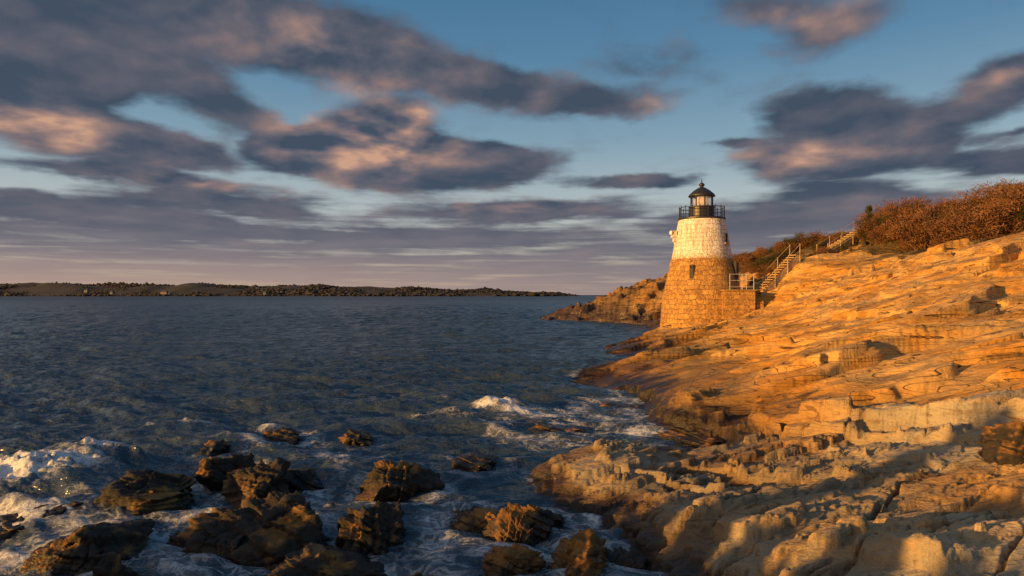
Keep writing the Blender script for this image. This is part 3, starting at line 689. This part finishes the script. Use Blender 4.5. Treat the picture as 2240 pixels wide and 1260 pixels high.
D0=nt.math('ADD',D0,nt.sstep(elc,.16,.06,-.03,.52))
alpha=nt.sstep(D0,-.01,.60)
warm=blobs([(830,290,300,95,0,1.35),(700,360,200,60,0,.6),(40,265,200,70,0,.9),(180,310,260,50,0,.4),(740,120,380,95,-6,.55),(1760,340,220,50,0,.8),(2190,165,150,45,0,.7),(1460,215,140,40,0,.6),(1750,60,260,80,0,.5),(1100,440,500,40,0,.7),(1150,210,120,50,0,.3),(450,400,400,30,0,.7)])
lit=nt.math('MULTIPLY',nt.math('SUBTRACT',n1,n1b),2.0)
lit=nt.math('ADD',nt.math('MULTIPLY',lit,nt.math('ADD',nt.math('MULTIPLY',warm,1.2),.5)),nt.math('MULTIPLY_ADD',warm,.44,.13))
lit=nt.math('MAXIMUM',nt.math('MINIMUM',lit,1),0)
cr=nt.n.new('ShaderNodeValToRGB'); nt.link(lit,cr.inputs[0]); e=cr.color_ramp.elements
e[0].position=0; e[0].color=C(.055,.080,.120); e[1].position=1; e[1].color=C(.60,.35,.24)
x=e.new(.28); x.color=C(.118,.120,.155); x=e.new(.52); x.color=C(.22,.168,.175); x=e.new(.75); x.color=C(.37,.235,.20)
cc=nt.mix(nt.sstep(elc,.16,.0,0,.65),cr.outputs[0],C(.285,.25,.27))
cc=nt.mix(nt.math('MULTIPLY',nt.sstep(elc,.075,.0),nt.sstep(az,.3,-.6,.3,.8)),cc,C(.50,.34,.27))
sk=nt.n.new('ShaderNodeValToRGB'); nt.link(nt.math('MULTIPLY',elc,2),sk.inputs[0]); e=sk.color_ramp.elements
e[0].position=0; e[0].color=C(.58,.39,.28); e[1].position=.95; e[1].color=C(.040,.16,.33)
for p_,c_ in ((.10,(.55,.47,.42)),(.26,(.49,.56,.59)),(.44,(.24,.39,.51)),(.66,(.095,.25,.42))): x=e.new(p_); x.color=C(*c_)
ni=nt.n.new('ShaderNodeTexSky'); ni.sky_type='NISHITA'; ni.sun_disc=False; ni.sun_elevation=SUN_EL; ni.sun_rotation=SUN_AZ
nis=nt.mix(1.0,ni.outputs[0],C(.09,.09,.09),'MULTIPLY')
skc=nt.mix(.25,sk.outputs[0],nis)
fin=nt.mix(alpha,skc,cc)
# glow of the low sun over the quarter of sky behind the viewpoint
dt=nt.n.new('ShaderNodeVectorMath'); dt.operation='DOT_PRODUCT'; nt.link(G,dt.inputs[0]); dt.inputs[1].default_value=(math.sin(SUN_AZ),math.cos(SUN_AZ),.1)
fin=nt.mix(nt.sstep(dt.outputs['Value'],.25,.9,0,.7),fin,C(.95,.70,.52))
nt.link(fin,bg.inputs[0]); bg.inputs[1].default_value=1.0

sd=Vector((math.sin(SUN_AZ)*math.cos(SUN_EL),math.cos(SUN_AZ)*math.cos(SUN_EL),math.sin(SUN_EL)))
L=bpy.data.lights.new('sun','SUN'); L.energy=8.5; L.angle=math.radians(.6); L.color=(1,.52,.13)
lo=bpy.data.objects.new('sun',L); COL.objects.link(lo); lo.rotation_euler=(-sd).to_track_quat('-Z','Y').to_euler(); lo.location=(-40,-20,30)

cam=bpy.data.cameras.new('camera'); cam.lens=24; cam.sensor_width=36; cam.clip_end=60000; cam.clip_start=.1; cam.shift_y=15/2240
co_=bpy.data.objects.new('camera',cam); COL.objects.link(co_); co_.location=(0,0,EYE); co_.rotation_euler=(math.radians(90),0,0); scene.camera=co_
